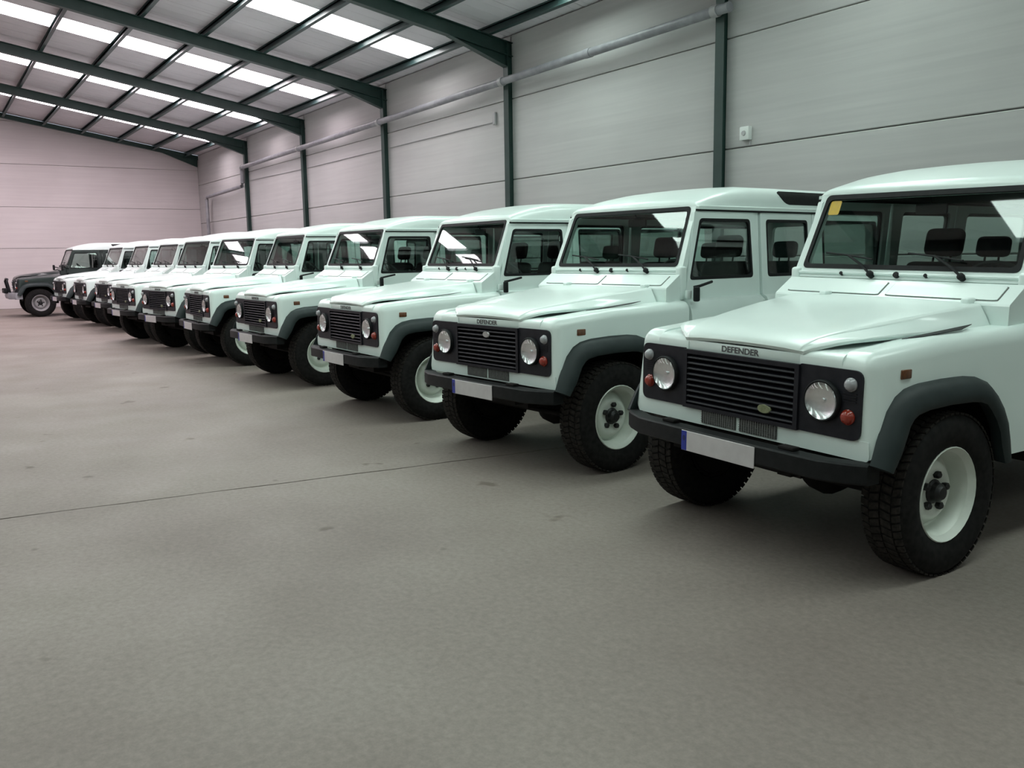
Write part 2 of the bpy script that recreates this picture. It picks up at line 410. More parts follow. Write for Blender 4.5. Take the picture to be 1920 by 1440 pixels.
# drain pipe along the long wall, conduit, boxes
pz = lambda x: 4.52 + .0095*(x+16)
dp = tag(link('drain_pipe', None, None, (-8.2, WALL_Y-.2, pz(-8.2))), 'long grey drain pipe sloping along the panelled wall across the green columns', 'pipe')
bm = NB(); O = Vector((-8.2, WALL_Y-.2, pz(-8.2)))
tube(bm, [Vector((x, WALL_Y-.2, pz(x)))-O for x in (-8.16, -15, -22, -28.38)], .065, 12); link('pipe_run', finish('pipe_run', bm, ['gutter'], 40), dp)
bm = NB(); tube(bm, [Vector(q)-O for q in ((-28.38, WALL_Y-.2, pz(-28.38)), (-28.44, WALL_Y-.2, pz(-28.4)-.08), (-28.44, WALL_Y-.2, 3.92), (-28.5, WALL_Y-.2, 3.83), (-32.6, WALL_Y-.2, 3.74), (-32.68, WALL_Y-.2, 3.66), (-32.68, WALL_Y-.2, 0.0))], .06, 12)
link('down_pipe', finish('down_pipe', bm, ['gutter'], 40), dp)
for x in COLS[:5]:
    bm = NB(); lathe(bm, [(.068, -.05), (.078, -.05), (.078, .05), (.068, .05)], lambda a, b, h: (h, a, b), 16, closed=True)
    box(bm, -.02, .02, .06, .0785, -.02, .02)
    link('pipe_clamp', finish('pipe_clamp', bm, ['conduit']), dp, Vector((x, WALL_Y-.2, pz(x)))-O)
for x in (-11.0,):
    bm = NB(); lathe(bm, [(.066, -.07), (.072, -.07), (.072, .07), (.066, .07)], lambda a, b, h: (h, a, b), 16, closed=True)
    link('pipe_coupling', finish('pipe_coupling', bm, ['gutter']), dp, Vector((x, WALL_Y-.2, pz(x)))-O)
bm = NB()
tube(bm, [(x, WALL_Y-.014, 3.95+.0*x) for x in (-13.95, -16, -18.3)], .012, 8)
tube(bm, [(x, WALL_Y-.014, 3.95) for x in (-18.52, -21, -23.3)], .012, 8)
tube(bm, [(-23.53, WALL_Y-.014, 3.95), (-28.3, WALL_Y-.014, 4.0)], .012, 8)
c = link('conduit_run', None, None, (-13.95, WALL_Y, 3.95)); me = finish('cable_conduit', bm, ['conduit'], 40); me.transform(Matrix.Translation((13.95, -WALL_Y, -3.95)))
tag(c, 'thin grey cable conduit running level on the wall below the drain pipe', 'conduit'); link('conduit', me, c)
bm = NB(); box(bm, -.04, .04, -.05, 0, -.11, .11, bev=.01); link('junction_box', finish('junction_box', bm, ['conduit']), c, (.02, -.005, .05))
sb = tag(link('switch_box', None, None, (-8.0, WALL_Y-.002, 3.04)), 'small white electrical box on the wall right of the nearest green column', 'switch box')
bm = NB(); box(bm, -.075, .075, -.075, 0, -.085, .085, bev=.012); link('box_body', finish('box_body', bm, ['boxwhite']), sb)
bm = NB(); lathe(bm, [(.0, -.092), (.028, -.092), (.035, -.075), (.0, -.074)], lambda a, b, h: (a, h, b), 16); link('knob', finish('knob', bm, ['conduit']), sb)
bm = NB(); tube(bm, [(.05, -.012, -.09), (.05, -.012, -.14)], .01); link('cable', finish('cable', bm, ['conduit']), sb)

# ================================================================== VEHICLE PARTS (x forward, y left, z up, origin on the ground under the front axle)
PARTS = []      # (name, mesh, parent_index, location, max_detail_level)
def part(name, me, parent=None, loc=(0, 0, 0), lod=3, key=None, label=None):
    PARTS.append(dict(name=name, me=me, parent=parent, loc=loc, lod=lod, key=key or name, label=label)); return len(PARTS)-1
AXR, WB = .395, -2.794
ARCH = [(.575, .64), (.53, .74), (.455, .865), (.39, .925), (.323, .955), (.22, .972), (.05, .980), (-.12, .978), (-.21, .968), (-.29, .94), (-.35, .89), (-.41, .82), (-.46, .735), (-.49, .64), (-.508, .54)]

def taper(x, y, z):      # the wings narrow towards the nose and lean inwards above the arch
    w_ = min(1, max(0, (abs(y)-.605)/.22)); k = min(1, max(0, (x+.62)/.9)); k = k*k*(3-2*k)
    return y - math.copysign(w_*k*(.018+.095*max(0, z-.66)), y)
def wing(s):
    bm = NB()
    # the arch opening itself runs just inside the flare
    arch = [(x*.965-.002, z-.022 if z > .7 else z) for x, z in ARCH]
    arch[0] = (.535, .64)
    top = [(-.755, 1.192), (.0, 1.163), (.535, 1.118)]
    pts = arch[1:] + [(-.755, .54)] + top + [(.535, .64)]
    pts = [p for i, p in enumerate(pts) if i == 0 or (Vector(p)-Vector(pts[i-1])).length > 1e-4]
    A, B, fs = prism(bm, pts, lambda a, b, h: (a, s*h, b), .605, .825)
    for i in range(len(arch)-2): fs[2+i].material_index = 1
    bmesh.ops.recalc_face_normals(bm, faces=bm.faces)
    n = len(pts); es = []
    for i in range(n):
        p, q = pts[i], pts[(i+1) % n]
        istop = p[1] > 1.1 and q[1] > 1.1
        isfront = abs(p[0]-.535) < 1e-4 and abs(q[0]-.535) < 1e-4
        if istop or isfront:
            es.append(bm.edges.get((B[i], B[(i+1) % n])))
        if abs(p[0]-.535) < 1e-4 and p[1] > 1.1: es.append(bm.edges.get((A[i], B[i])))
    bmesh.ops.bevel(bm, geom=[e for e in es if e], offset=.075, segments=8, affect='EDGES', profile=.5, clamp_overlap=False)
    for v in bm.verts: v.co.y = taper(*v.co)
    zt_ = lambda x: lerp(1.118, 1.163, (.535-x)/.535)
    nose = [(.535, 1.04), (.535, 1.078), (.528, 1.092), (.514, 1.104), (.49, zt_(.49)-.010), (.45, zt_(.45)-.008), (-.57, zt_(-.57)-.012), (-.57, 1.04)]
    prism(bm, nose, lambda a, b, h: (a, s*h, b), .372, .606)
    return finish('front_wing', bm, ['white', 'under'], 28)
def flare(s, cx=0):
    bm = NB(); rings = []
    n = len(ARCH)
    for i, (x, z) in enumerate(ARCH):
        p = Vector(ARCH[max(i-1, 0)]); q = Vector(ARCH[min(i+1, n-1)]); t = (q-p).normalized(); nn = Vector((t.y, -t.x))
        c = Vector((0, .50)); o = Vector((x, z))
        if (c-o).dot(nn) < 0: nn = -nn
        prof = [(0.0, .822), (.004, .838), (.03, .872), (.065, .888), (.105, .890), (.118, .880), (.112, .83), (.10, .815)]
        end = 1.0 if 0 < i < n-1 else .8
        rings.append([(cx+o.x+nn.x*d*end, taper(o.x+nn.x*d*end, s*y, o.y+nn.y*d*end) if not cx else s*y, o.y+nn.y*d*end) for d, y in prof])
    loft(bm, rings)
    return finish('wheel_arch_flare', bm, ['flare'], 50)
def lerp(a, b, t): return a+(b-a)*t
def interp(tab, x):
    if x <= tab[0][0]: return tab[0][1]
    for (a, b), (c, d) in zip(tab, tab[1:]):
        if x <= c:
            t = (x-a)/(c-a); return b+(d-b)*t
    return tab[-1][1]
def bonnet():
    bm = NB()
    xsn = [.541, .537, .530, .52, .50, .46, .40, .30, .1, -.2, -.4, -.575]
    yt = [(-.575, .605), (-.2, .55), (.1, .495), (.30, .455), (.40, .43), (.46, .41), (.50, .395), (.52, .385), (.541, .372)]
    zc = [(-.575, 1.300), (-.2, 1.264), (.1, 1.230), (.30, 1.203), (.40, 1.187), (.46, 1.172), (.50, 1.155), (.52, 1.143), (.530, 1.134), (.537, 1.124), (.541, 1.114)]
    yl = [(-.575, .66), (-.2, .632), (.1, .610), (.30, .588), (.40, .560), (.46, .518), (.50, .462), (.52, .422), (.541, .390)]
    zl = [(-.575, 1.180), (-.2, 1.171), (.1, 1.168), (.30, 1.165), (.40, 1.160), (.46, 1.148), (.50, 1.129), (.52, 1.116), (.541, 1.102)]
    rows = []
    for x in xsn:
        a, c, d, e = interp(yt, x), interp(zc, x), interp(yl, x), interp(zl, x)
        ce = c-.010
        k = min(1, (ce-e)/.05); k = max(k, .12)
        half = [(0, c), (.4*a, c-.0015), (.75*a, c-.005), (a-.022, ce), (a-.008, ce-.002*k), (a, ce-.008*k), (a+.004*k, ce-.016*k)]
        y6, z6 = half[-1]
        half += [(lerp(y6, d, .5), lerp(z6, e, .5)+.004*k), (d-.003, e+.008*k), (d, e)]
        rows.append([(x, -y, z) for y, z in half[:0:-1]] + [(x, y, z) for y, z in half])
    V = [[bm.verts.new(p) for p in r] for r in rows]
    W = [[bm.verts.new((p[0]-(.010 if k == 0 else 0), p[1]*.985, p[2]-.016)) for p in r] for k, r in enumerate(rows)]
    nr, nc = len(V), len(V[0])
    for i in range(nr-1):
        for j in range(nc-1):
            face(bm, [V[i][j], V[i][j+1], V[i+1][j+1], V[i+1][j]]); face(bm, [W[i][j], W[i+1][j], W[i+1][j+1], W[i][j+1]])
        for j in (0, nc-1): face(bm, [V[i][j], V[i+1][j], W[i+1][j], W[i][j]])
    for i in (0, nr-1):
        for j in range(nc-1): face(bm, [V[i][j], V[i][j+1], W[i][j+1], W[i][j]])
    return finish('bonnet', bm, ['white'], 38)

for s in (1, -1):
    w_ = part('front_wing', wing(s), key='wing%d' % s)
    bm = NB(); yr = taper(.3, .825, 1.02); box(bm, .268, .345, s*(yr-.008), s*(yr+.010), .998, 1.042, bev=.006)
    part('side_repeater', finish('side_repeater', bm, ['repeater']), w_, lod=3, label='small amber lamp')
    bm = NB()
    wz = lambda x: lerp(1.118, 1.163, (.535-x)/.535)+.0005
    plate(bm, [(.12, s*.622, wz(.12)), (-.40, s*.662, wz(-.40)), (-.24, s*.705, wz(-.24)), (.02, s*.668, wz(.02))], (0, 0, .003))
    part('wing_vent', finish('wing_vent', bm, ['trim']), w_, lod=2, label='black vent on the wing top')
    part('wheel_arch_flare', flare(s))
    part('wheel_arch_flare', flare(s, WB+.02))
b = part('bonnet', bonnet())
for y in (-.36, .53):
    bm = NB(); box(bm, -.62, -.55, y-.026, y+.026, 1.275, 1.318, bev=.012, seg=3)
    part('bonnet_hinge', finish('bonnet_hinge', bm, ['white']), b, lod=2)

# front: strip under the bonnet, grille, lamp panels, lower panel
bm = NB(); box(bm, .49, .532, -.384, .384, 1.036, 1.090, bev=.004)
fp = part('front_strip', finish('front_strip', bm, ['white']))
def text_mesh(txt, size, width):
    cu = bpy.data.curves.new('t', 'FONT'); cu.body = txt; cu.size = size; cu.align_x = 'CENTER'; cu.align_y = 'CENTER'; cu.extrude = .0008; cu.offset = .0010
    o = bpy.data.objects.new('t', cu); COL.objects.link(o); bpy.context.view_layer.update()
    me = bpy.data.meshes.new_from_object(o.evaluated_get(bpy.context.evaluated_depsgraph_get()))
    bpy.data.objects.remove(o); bpy.data.curves.remove(cu)
    xs_ = [v.co.x for v in me.vertices]; sx = width/(max(xs_)-min(xs_))
    me.transform(Matrix(((0, 0, 1, 0), (sx, 0, 0, 0), (0, 1, 0, 0), (0, 0, 0, 1))))
    me.materials.clear(); me.materials.append(M['letter']); me.name = 'lettering'
    return me
part('lettering', text_mesh('DEFENDER', .043, .25), fp, (.5335, -.008, 1.063), 2, label='dark block letters reading DEFENDER')
bm = NB(); ring(bm, [(.535, y, z) for y, z in ((-.385, .722), (.385, .722), (.385, 1.040), (-.385, 1.040))], [(.535, y, z) for y, z in ((-.36, .742), (.36, .742), (.36, 1.018), (-.36, 1.018))], (.022, 0, 0))
box(bm, .50, .512, -.36, .36, .742, 1.018, mi=1)
gr = part('grille', finish('grille', bm, ['grille', 'dark']))
bm = NB(); loft(bm, [[(.515, y, -.006), (.552, y, -.011), (.556, y, -.006), (.552, y, .001), (.515, y, .006)] for y in (-.36, .36)])
slat = finish('slat', bm, ['grille'])
for k in range(9): part('slat', slat, gr, (0, 0, .760+k*.0302), 3)
bm = NB(); lathe(bm, [(0, .558), (.037, .558), (.043, .553), (.043, .545), (0, .545)], lambda a, b, h: (h, a, b*.55), 20)
bg = finish('badge', bm, ['badge']); part('badge', bg, gr, (0, .182, .795), 2, key='badge', label='small greenish oval badge')
for s in (1, -1):
    bm = NB()
    loop = rpoly([(.386, .725), (.725, .725), (.725, 1.045), (.386, 1.045)], [.004, .045, .045, .004], 5)
    plate(bm, [(.534, s*a, z) for a, z in loop], (.012, 0, 0))
    # three shallow cooling ribs beside the sidelight
    for k in range(4): box(bm, .545, .551, s*.63, s*.70, .90+k*.012, .904+k*.012)
    p_ = part('lamp_panel', finish('lamp_panel', bm, ['grille']))
    bm = NB(); mp = lambda a, b, h: (h, s*.525+a, .888+b)
    lathe(bm, [(.098, .545), (.099, .566), (.093, .573), (.087, .570)], mp, 28, 2)                 # rim
    lathe(bm, [(.087, .571), (.080, .562), (.066, .555), (.045, .5505), (.02, .548), (.012, .5478), (.010, .556), (0, .557)], mp, 28, 0)   # reflector
    lathe(bm, [(.087, .5705), (.075, .577), (.05, .583), (.02, .5855), (0, .586)], mp, 28, 1)        # lens
    part('headlight', finish('headlight', bm, ['chrome', 'lens', 'trim'], 50), p_, label='round headlight with clear lens')
    for nm, yy_, zz, r_, mt, lb in (('side_light', .668, .980, .027, 'frost', 'small round white lamp'), ('indicator_light', .660, .830, .031, 'amber', 'round orange-red lamp')):
        bm = NB(); mp = lambda a, b, h: (h, s*yy_+a, zz+b)
        lathe(bm, [(r_+.005, .545), (r_+.005, .552), (r_, .556), (r_*.96, .564), (r_*.75, .572), (r_*.4, .576), (0, .577)], mp, 18)
        part(nm, finish(nm, bm, [mt], 50), p_, lod=3 if nm[0] == 'i' else 2, label=lb)
bm = NB(); loop = rpoly([(-.775, .638), (.775, .638), (.765, .730), (-.765, .730)], [.03, .03, .004, .004], 3)
plate(bm, [(.49, y, z) for y, z in loop], (.046, 0, 0))
lp = part('lower_front_panel', finish('lower_front_panel', bm, ['white'], 30))
for y0, y1 in ((-.255, -.012), (.012, .255)):
    bm = NB(); box(bm, .535, .541, y0, y1, .650, .722)
    n = 16
    for i in range(n):
        y = y0+(i+.5)*(y1-y0)/n; box(bm, .541, .546, y-.003, y+.003, .652, .720)
    for k in range(5): box(bm, .541, .545, y0, y1, .660+k*.012, .663+k*.012)
    part('intake_mesh', finish('intake_mesh', bm, ['mesh']), lp, lod=2)
# bumper: flat channel with ends swept back
bm = NB()
def bsec(y, x): return [(x-.09, y, .545), (x-.008, y, .545), (x, y, .553), (x, y, .632), (x-.008, y, .640), (x-.09, y, .640)]
loft(bm, [bsec(y, x) for y, x in ((-.80, .585), (-.74, .625), (-.60, .682), (-.3, .69), (.3, .69), (.60, .682), (.74, .625), (.80, .585))])
bu = part('bumper', finish('bumper', bm, ['trim'], 25))
for y in (-.40, .40):
    bm = NB(); box(bm, .595, .65, y-.045, y+.045, .640, .658, bev=.006); part('bumper_bracket', finish('bumper_bracket', bm, ['under']), bu, lod=2)
bm = NB(); box(bm, .691, .696, -.245, .255, .525, .632, bev=.002, seg=1); box(bm, .6961, .6966, -.243, -.205, .527, .630, mi=1)
lathe(bm, [(0, .6969), (.011, .6969), (.011, .6963), (0, .6963)], lambda a, b, h: (h, -.224+a, .592+b*1.4), 12, 2)
part('number_plate', finish('number_plate', bm, ['plate', 'plateblue', 'platemark']), bu, key='plate', label='blank white number plate with blue end band')

# bulkhead with its two vent flaps, engine bay core
bm = NB()
sec = [(-.585, 1.10), (-.585, 1.282), (-.59, 1.292), (-.735, 1.387), (-.80, 1.387), (-.80, 1.10)]
A, B, fs = prism(bm, sec, lambda a, b, h: (a, h, b), -.745, .745)
bh = part('bulkhead', finish('bulkhead', bm, ['white'], 20))
NBH = Vector((.092, 0, .141)).normalized()
def onb(y, t, o):   # point on the sloping bulkhead face
    x, z = lerp(-.592, -.733, t), lerp(1.2935, 1.3855, t); return Vector((x, y, z)) + NBH*o
for y0, y1 in ((-.665, -.025), (.025, .665)):
    bm = NB(); loop = rpoly([(y0, .14), (y1, .14), (y1, .86), (y0, .86)], .045, 4)
    plate(bm, [onb(y, t, .0) for y, t in loop], NBH*.006)
    part('vent_flap', finish('vent_flap', bm, ['white'], 20), bh, lod=3)
    bm = NB(); lo2 = rpoly([(y0-.006, .11), (y1+.006, .11), (y1+.006, .89), (y0-.006, .89)], .05, 4)
    plate(bm, [onb(y, t, -.002) for y, t in lo2], NBH*.0035)
    part('flap_seal', finish('flap_seal', bm, ['mesh'], 20), bh, lod=2)
bm = NB(); box(bm, -.60, .49, -.60, .60, .62, 1.055); box(bm, .30, .505, -.37, .37, 1.05, 1.098); part('engine_bay', finish('engine_bay', bm, ['dark']))

# windscreen frame
N_ws = Vector((.915, 0, .405)).normalized()
def ws(y, z, o=0):   # on the windscreen plane
    x = -.765 - (z-1.40)*(.205/.50); return Vector((x, y, z)) + N_ws*o
bm = NB()
OUT = [(-.745, 1.386), (.745, 1.386), (.705, 1.915), (-.705, 1.915)]
INN = [(-.678, 1.452), (.678, 1.452), (.650, 1.884), (-.650, 1.884)]
ring(bm, [ws(*q, .012) for q in rpoly(OUT, .02, 4)], [ws(*q, .012) for q in rpoly(INN, .03, 4)], N_ws*-.05)
box(bm, 0, 0, 0, 0, 0, 0) if False else None
wf = part('windscreen_frame', finish('windscreen_frame', bm, ['white'], 30))
bm = NB(); ring(bm, [ws(*q, .017) for q in rpoly([(-.690, 1.440), (.690, 1.440), (.662, 1.898), (-.662, 1.898)], .035, 4)], [ws(*q, .017) for q in rpoly([(-.664, 1.466), (.664, 1.466), (.637, 1.868), (-.637, 1.868)], .035, 4)], N_ws*-.014)
part('windscreen_seal', finish('windscreen_seal', bm, ['trim'], 30), wf)
bm = NB(); plate(bm, [ws(*q, .007) for q in rpoly([(-.672, 1.458), (.672, 1.458), (.645, 1.876), (-.645, 1.876)], .03, 4)], N_ws*-.005)
part('windscreen_glass', finish('windscreen_glass', bm, ['glass'], 30), wf)
bm = NB(); tube(bm, [ws(-.70, 1.412, .018), ws(.70, 1.412, .018)], .010, 8); part('hinge_rail', finish('hinge_rail', bm, ['white'], 60), wf, lod=2)
for s in (-1, 1):
    bm = NB(); box(bm, -.81, -.735, s*.725-.032, s*.725+.032, 1.19, 1.450, bev=.02, seg=3); part('hinge_bracket', finish('hinge_bracket', bm, ['white']), wf, lod=3)
for y in (-.377, -.004, .18):
    bm = NB(); q = ws(y, 1.408, .012); r_ = .011 if y else .011
    lathe(bm, [(r_ if y != -.004 else .018, 0), (r_ if y != -.004 else .018, .02), (0, .022)], lambda a, b, h: tuple(q + Vector((0, 1, 0))*a + Vector((-.405, 0, .915))*b + N_ws*h), 10)
    part('stud', finish('stud', bm, ['trim']), wf, lod=1)
for y in (-.17, .393):
    bm = NB()
    lathe(bm, [(.020, .01), (.020, .045), (.012, .05), (0, .05)], lambda a, b, h: tuple(ws(y, 1.405) + Vector((0, 1, 0))*a + Vector((-.405, 0, .915))*b + N_ws*h), 12)
    tube(bm, [ws(y, 1.405, .045), ws(y-.06, 1.448, .05), ws(y-.19, 1.515, .035)], .0075, 6)
    tube(bm, [ws(y-.36, 1.532, .026), ws(y-.19, 1.515, .030), ws(y-.02, 1.494, .026)], .006, 6)
    part('wiper', finish('wiper', bm, ['trim'], 50), wf, lod=2)
bm = NB(); plate(bm, [ws(*q, .0088) for q in rpoly([(-.625, 1.775), (-.545, 1.775), (-.545, 1.862), (-.625, 1.862)], .012, 3)], N_ws*.001)
part('sticker', finish('sticker', bm, ['sticker']), wf, lod=-1, key='sticker', label='yellow inspection sticker')

# roof
HALF = [(.735, 1.880), (.738, 1.905), (.722, 1.912), (.714, 1.960), (.700, 2.015), (.675, 2.050), (.625, 2.073), (.48, 2.090), (.22, 2.099), (0, 2.102)]
def roof_prof():
    half = HALF
    return [(-y, z) for y, z in half[:-1]] + half[::-1]
def rg(x):
    t = (-.965-x)/.85; t = min(1, max(0, t)); return .22 + .78*(1-(1-t)**2.1)
def roof_pt(x, y, z, low=1.905):
    if z <= low: return (x, y, z)
    return (x, y, low+(z-low)*rg(x))
def roofm(name, inset, mats):
    bm = NB(); P = roof_prof()
    if inset: P = [(y*.975, z-.022) for y, z in P if z > 1.90]
    xsr = ([-.958, -.965, -.985] if not inset else [-1.0]) + [-1.02, -1.06, -1.12, -1.2, -1.3, -1.4, -1.52, -1.68, -2.2, -2.8, -3.4, -3.66] + ([-3.70, -3.72] if not inset else [])
    V = []
    for x in xsr:
        r = []
        for y, z in P:
            q = roof_pt(x, y, z)
            if not inset and x > -.97 and z > 1.90: q = (x, y*.995, 1.90+(q[2]-1.90)*(.35 if x > -.96 else .75))
            if not inset and x < -3.69 and z > 1.92: q = (x, y*.99, 1.90+(z-1.90)*(.9 if x > -3.71 else .6))
            r.append(bm.verts.new(q))
        V.append(r)
    n = len(P)
    for i in range(len(V)-1):
        for j in range(n-1): face(bm, [V[i][j], V[i][j+1], V[i+1][j+1], V[i+1][j]])
    if not inset:
        for r in (V[0], V[-1]): face(bm, r)
    me = finish(name, bm, mats, 30)
    return me
rf = part('roof', roofm('roof', False, ['white']), key='roof')
part('headlining', roofm('headlining', True, ['lining']), rf, lod=3)
for s in (1, -1):
    bm = NB()
    rows_ = []
    for z in (1.938, 1.946, 1.96, 1.978, 1.996, 2.014, 2.030, 2.041, 2.048):
        t = (z-1.938)/.11; e = .05*(abs(2*t-1)**6)
        x0, x1 = lerp(-2.09, -1.98, t)-e, lerp(-2.98, -3.09, t)+e
        y = interp([(zz, yy2) for yy2, zz in HALF[2:6]], z) + .004
        rows_.append([(lerp(x0, x1, k/6), s*y, z+.002) for k in range(7)])
    V = [[bm.verts.new(p) for p in r] for r in rows_]; Wv = [[bm.verts.new((p[0], p[1]-s*.012, p[2]-.006)) for p in r] for r in rows_]
    for i in range(len(V)-1):
        for k in range(6): face(bm, [V[i][k], V[i][k+1], V[i+1][k+1], V[i+1][k]])
        for k in (0, 6): face(bm, [V[i][k], V[i+1][k], Wv[i+1][k], Wv[i][k]])
    for i in (0, len(V)-1):
        for k in range(6): face(bm, [V[i][k], V[i][k+1], Wv[i][k+1], Wv[i][k]])
    part('alpine_window', finish('alpine_window', bm, ['trim'], 30), rf, lod=3, label='long dark window in the roof shoulder')
bm = NB()
for s in (1, -1): box(bm, -3.70, -.95, s*.700, s*.728, 1.868, 1.882)
part('roof_seal', finish('roof_seal', bm, ['trim']), rf, lod=3)

# doors: barrel-sided lower half, flat window frame above
LOWP = [(.800, .53), (.818, .60), (.838, .78), (.844, .95), (.838, 1.08), (.824, 1.155), (.806, 1.186), (.780, 1.198), (.752, 1.203)]
def side_y(z): return lerp(.768, .716, (z-1.20)/.67)
def door(s, x0b, x0t, x1b, x1t, wx, zlow, x1u=None):
    bm = NB()
    lowp = [(y, max(z, zlow)) for y, z in LOWP if z >= zlow or z == min(zz for _, zz in LOWP)]
    loft(bm, [[(x, s*y, z) for y, z in lowp] + [(x, s*.735, 1.203), (x, s*.735, zlow)] for x in (x0b, x1b)])
    out = [(x0b, 1.200), (x1u or x1b, 1.200), (x1t, 1.866), (x0t, 1.866)]
    ring(bm, [(x, s*side_y(z), z) for x, z in rpoly(out, .012, 4)], [(x, s*side_y(z), z) for x, z in rpoly(wx, .035, 4)], (0, -s*.035, 0))
    return finish('door', bm, ['white'], 35)
def window(s, wx, name='window_glass', mats=('glass',), d=.012):
    bm = NB(); plate(bm, [(x, s*(side_y(z)-d), z) for x, z in rpoly(wx, .03, 4)], (0, -s*.005, 0)); return finish(name, bm, list(mats), 30)
def wseal(s, wx, k=.014):
    bm = NB(); cx = sum(p[0] for p in wx)/4; cz = sum(p[1] for p in wx)/4
    inn = [(cx+(x-cx)*(1-k*4.2), cz+(z-cz)*(1-k*7)) for x, z in wx]
    outw = [(cx+(x-cx)*1.004, cz+(z-cz)*1.004) for x, z in wx]
    ring(bm, [(x, s*(side_y(z)+.002), z) for x, z in rpoly(outw, .035, 4)], [(x, s*(side_y(z)+.002), z) for x, z in rpoly(inn, .035, 4)], (0, -s*.02, 0))
    return finish('window_seal', bm, ['trim'], 30)
FW = [(-.835, 1.345), (-1.615, 1.345), (-1.600, 1.812), (-.985, 1.812)]
RW = [(-1.815, 1.345), (-2.40, 1.345), (-2.40, 1.812), (-1.815, 1.812)]
QW = [(-2.62, 1.345), (-3.52, 1.345), (-3.52, 1.812), (-2.62, 1.812)]
for s in (1, -1):
    d_ = part('front_door', door(s, -.775, -.93, -1.668, -1.660, FW, .53))
    part('door_window', window(s, FW), d_); part('window_seal', wseal(s, FW), d_)
    for z in (.80, 1.24):
        bm = NB(); box(bm, -.80, -.745, s*(.842 if z < 1 else .79), s*(.862 if z < 1 else .812), z-.03, z+.03, bev=.006); part('door_hinge', finish('door_hinge', bm, ['white']), d_, lod=2)
    bm = NB(); box(bm, -1.60, -1.46, s*.838, s*.866, 1.075, 1.105, bev=.008); part('door_handle', finish('door_handle', bm, ['trim']), d_, lod=2)
    bm = NB()
    tube(bm, [(-.795, s*.83, 1.292), (-.83, s*.855, 1.300), (-1.00, s*.835, 1.328)], .011, 8)
    box(bm, -.815, -.770, s*.842, s*.882, 1.185, 1.296, bev=.012, seg=2)
    part('door_mirror', finish('door_mirror', bm, ['trim'], 40), d_, lod=3, key='mirror', label='black folded door mirror')
    d_ = part('rear_door', door(s, -1.735, -1.742, -2.30, -2.466, RW, .53, -2.466))
    part('door_window', window(s, RW), d_); part('window_seal', wseal(s, RW), d_)
    # B pillar
    bm = NB(); loft(bm, [[(x, s*y, z) for y, z in ((.78, .55), (.80, 1.16), (.745, 1.205), (.702, 1.866), (.670, 1.866), (.70, .55))] for x in (-1.672, -1.731)])
    part('door_pillar', finish('door_pillar', bm, ['white'], 30))
    # rear quarter with wheel arch opening
    bm = NB()
    ra = [(x+WB+.02, z) for x, z in ARCH][::-1]
    pts = [(-3.72, 1.19), (-3.72, .62), (-3.34, .62)] + [p for p in ra if p[0] < -2.29 and p[0] > -3.34] + [(-2.308, .80), (-2.308, 1.19)]
    prism(bm, pts, lambda a, b, h: (a, s*h, b), .70, .83)
    out = [(-2.474, 1.185), (-3.70, 1.185), (-3.70, 1.866), (-2.474, 1.866)]
    ring(bm, [(x, s*side_y(z), z) for x, z in rpoly(out, .01, 4)], [(x, s*side_y(z), z) for x, z in rpoly(QW, .05, 4)], (0, -s*.035, 0))
    q_ = part('rear_quarter', finish('rear_quarter', bm, ['white'], 30))
    part('quarter_window', window(s, QW), q_); part('window_seal', wseal(s, QW), q_)
bm = NB()
ring(bm, [(-3.70, y, z) for y, z in rpoly([(-.80, .56), (.80, .56), (.70, 1.87), (-.70, 1.87)], .03, 4)], [(-3.70, y, z) for y, z in rpoly([(-.55, 1.34), (.55, 1.34), (.53, 1.80), (-.53, 1.80)], .05, 4)], (.04, 0, 0))
rb = part('rear_panel', finish('rear_panel', bm, ['white'], 30))
bm = NB(); plate(bm, [(-3.685, y, z) for y, z in rpoly([(-.56, 1.33), (.56, 1.33), (.54, 1.81), (-.54, 1.81)], .05, 4)], (.005, 0, 0)); part('rear_window', finish('rear_window', bm, ['glass']), rb)

# cabin
bm = NB(); box(bm, -3.66, -.80, -.73, .73, .56, .60); box(bm, -3.66, -2.30, -.69, .69, .60, .98); box(bm, -.80, -.76, -.72, .72, .60, 1.36)
part('cabin_floor', finish('cabin_floor', bm, ['dash']))
bm = NB(); loft(bm, [[(-.80, y, 1.08), (-1.02, y, 1.06), (-1.06, y, 1.22), (-1.0, y, 1.32), (-.84, y, 1.37), (-.80, y, 1.36)] for y in (-.70, .70)])
box(bm, -1.10, -.98, .20, .56, 1.18, 1.385, bev=.03, seg=3)
part('dashboard', finish('dashboard', bm, ['dash'], 40))
bm = NB(); ax = Vector((-.80, 0, .60)).normalized(); c0 = Vector((-1.20, .38, 1.33)); e1 = Vector((0, 1, 0)); e2 = ax.cross(e1)
loops = []
for i in range(28):
    a = 2*PI*i/28; d = e1*math.cos(a)+e2*math.sin(a)
    loops.append([c0 + d*(.20+.014*math.cos(t*PI/3)) + ax*.014*math.sin(t*PI/3) for t in range(6)])
V = [[bm.verts.new(p) for p in l] for l in loops]
for i in range(28):
    for k in range(6): face(bm, [V[i][k], V[i][(k+1) % 6], V[(i+1) % 28][(k+1) % 6], V[(i+1) % 28][k]])
for a in (0, PI, 1.5*PI):
    d = e1*math.cos(a)+e2*math.sin(a); tube(bm, [c0-ax*.03, c0+d*.2], .012, 6)
tube(bm, [c0, c0-ax*.28], .03, 8)
part('steering_wheel', finish('steering_wheel', bm, ['dash'], 60), lod=2)
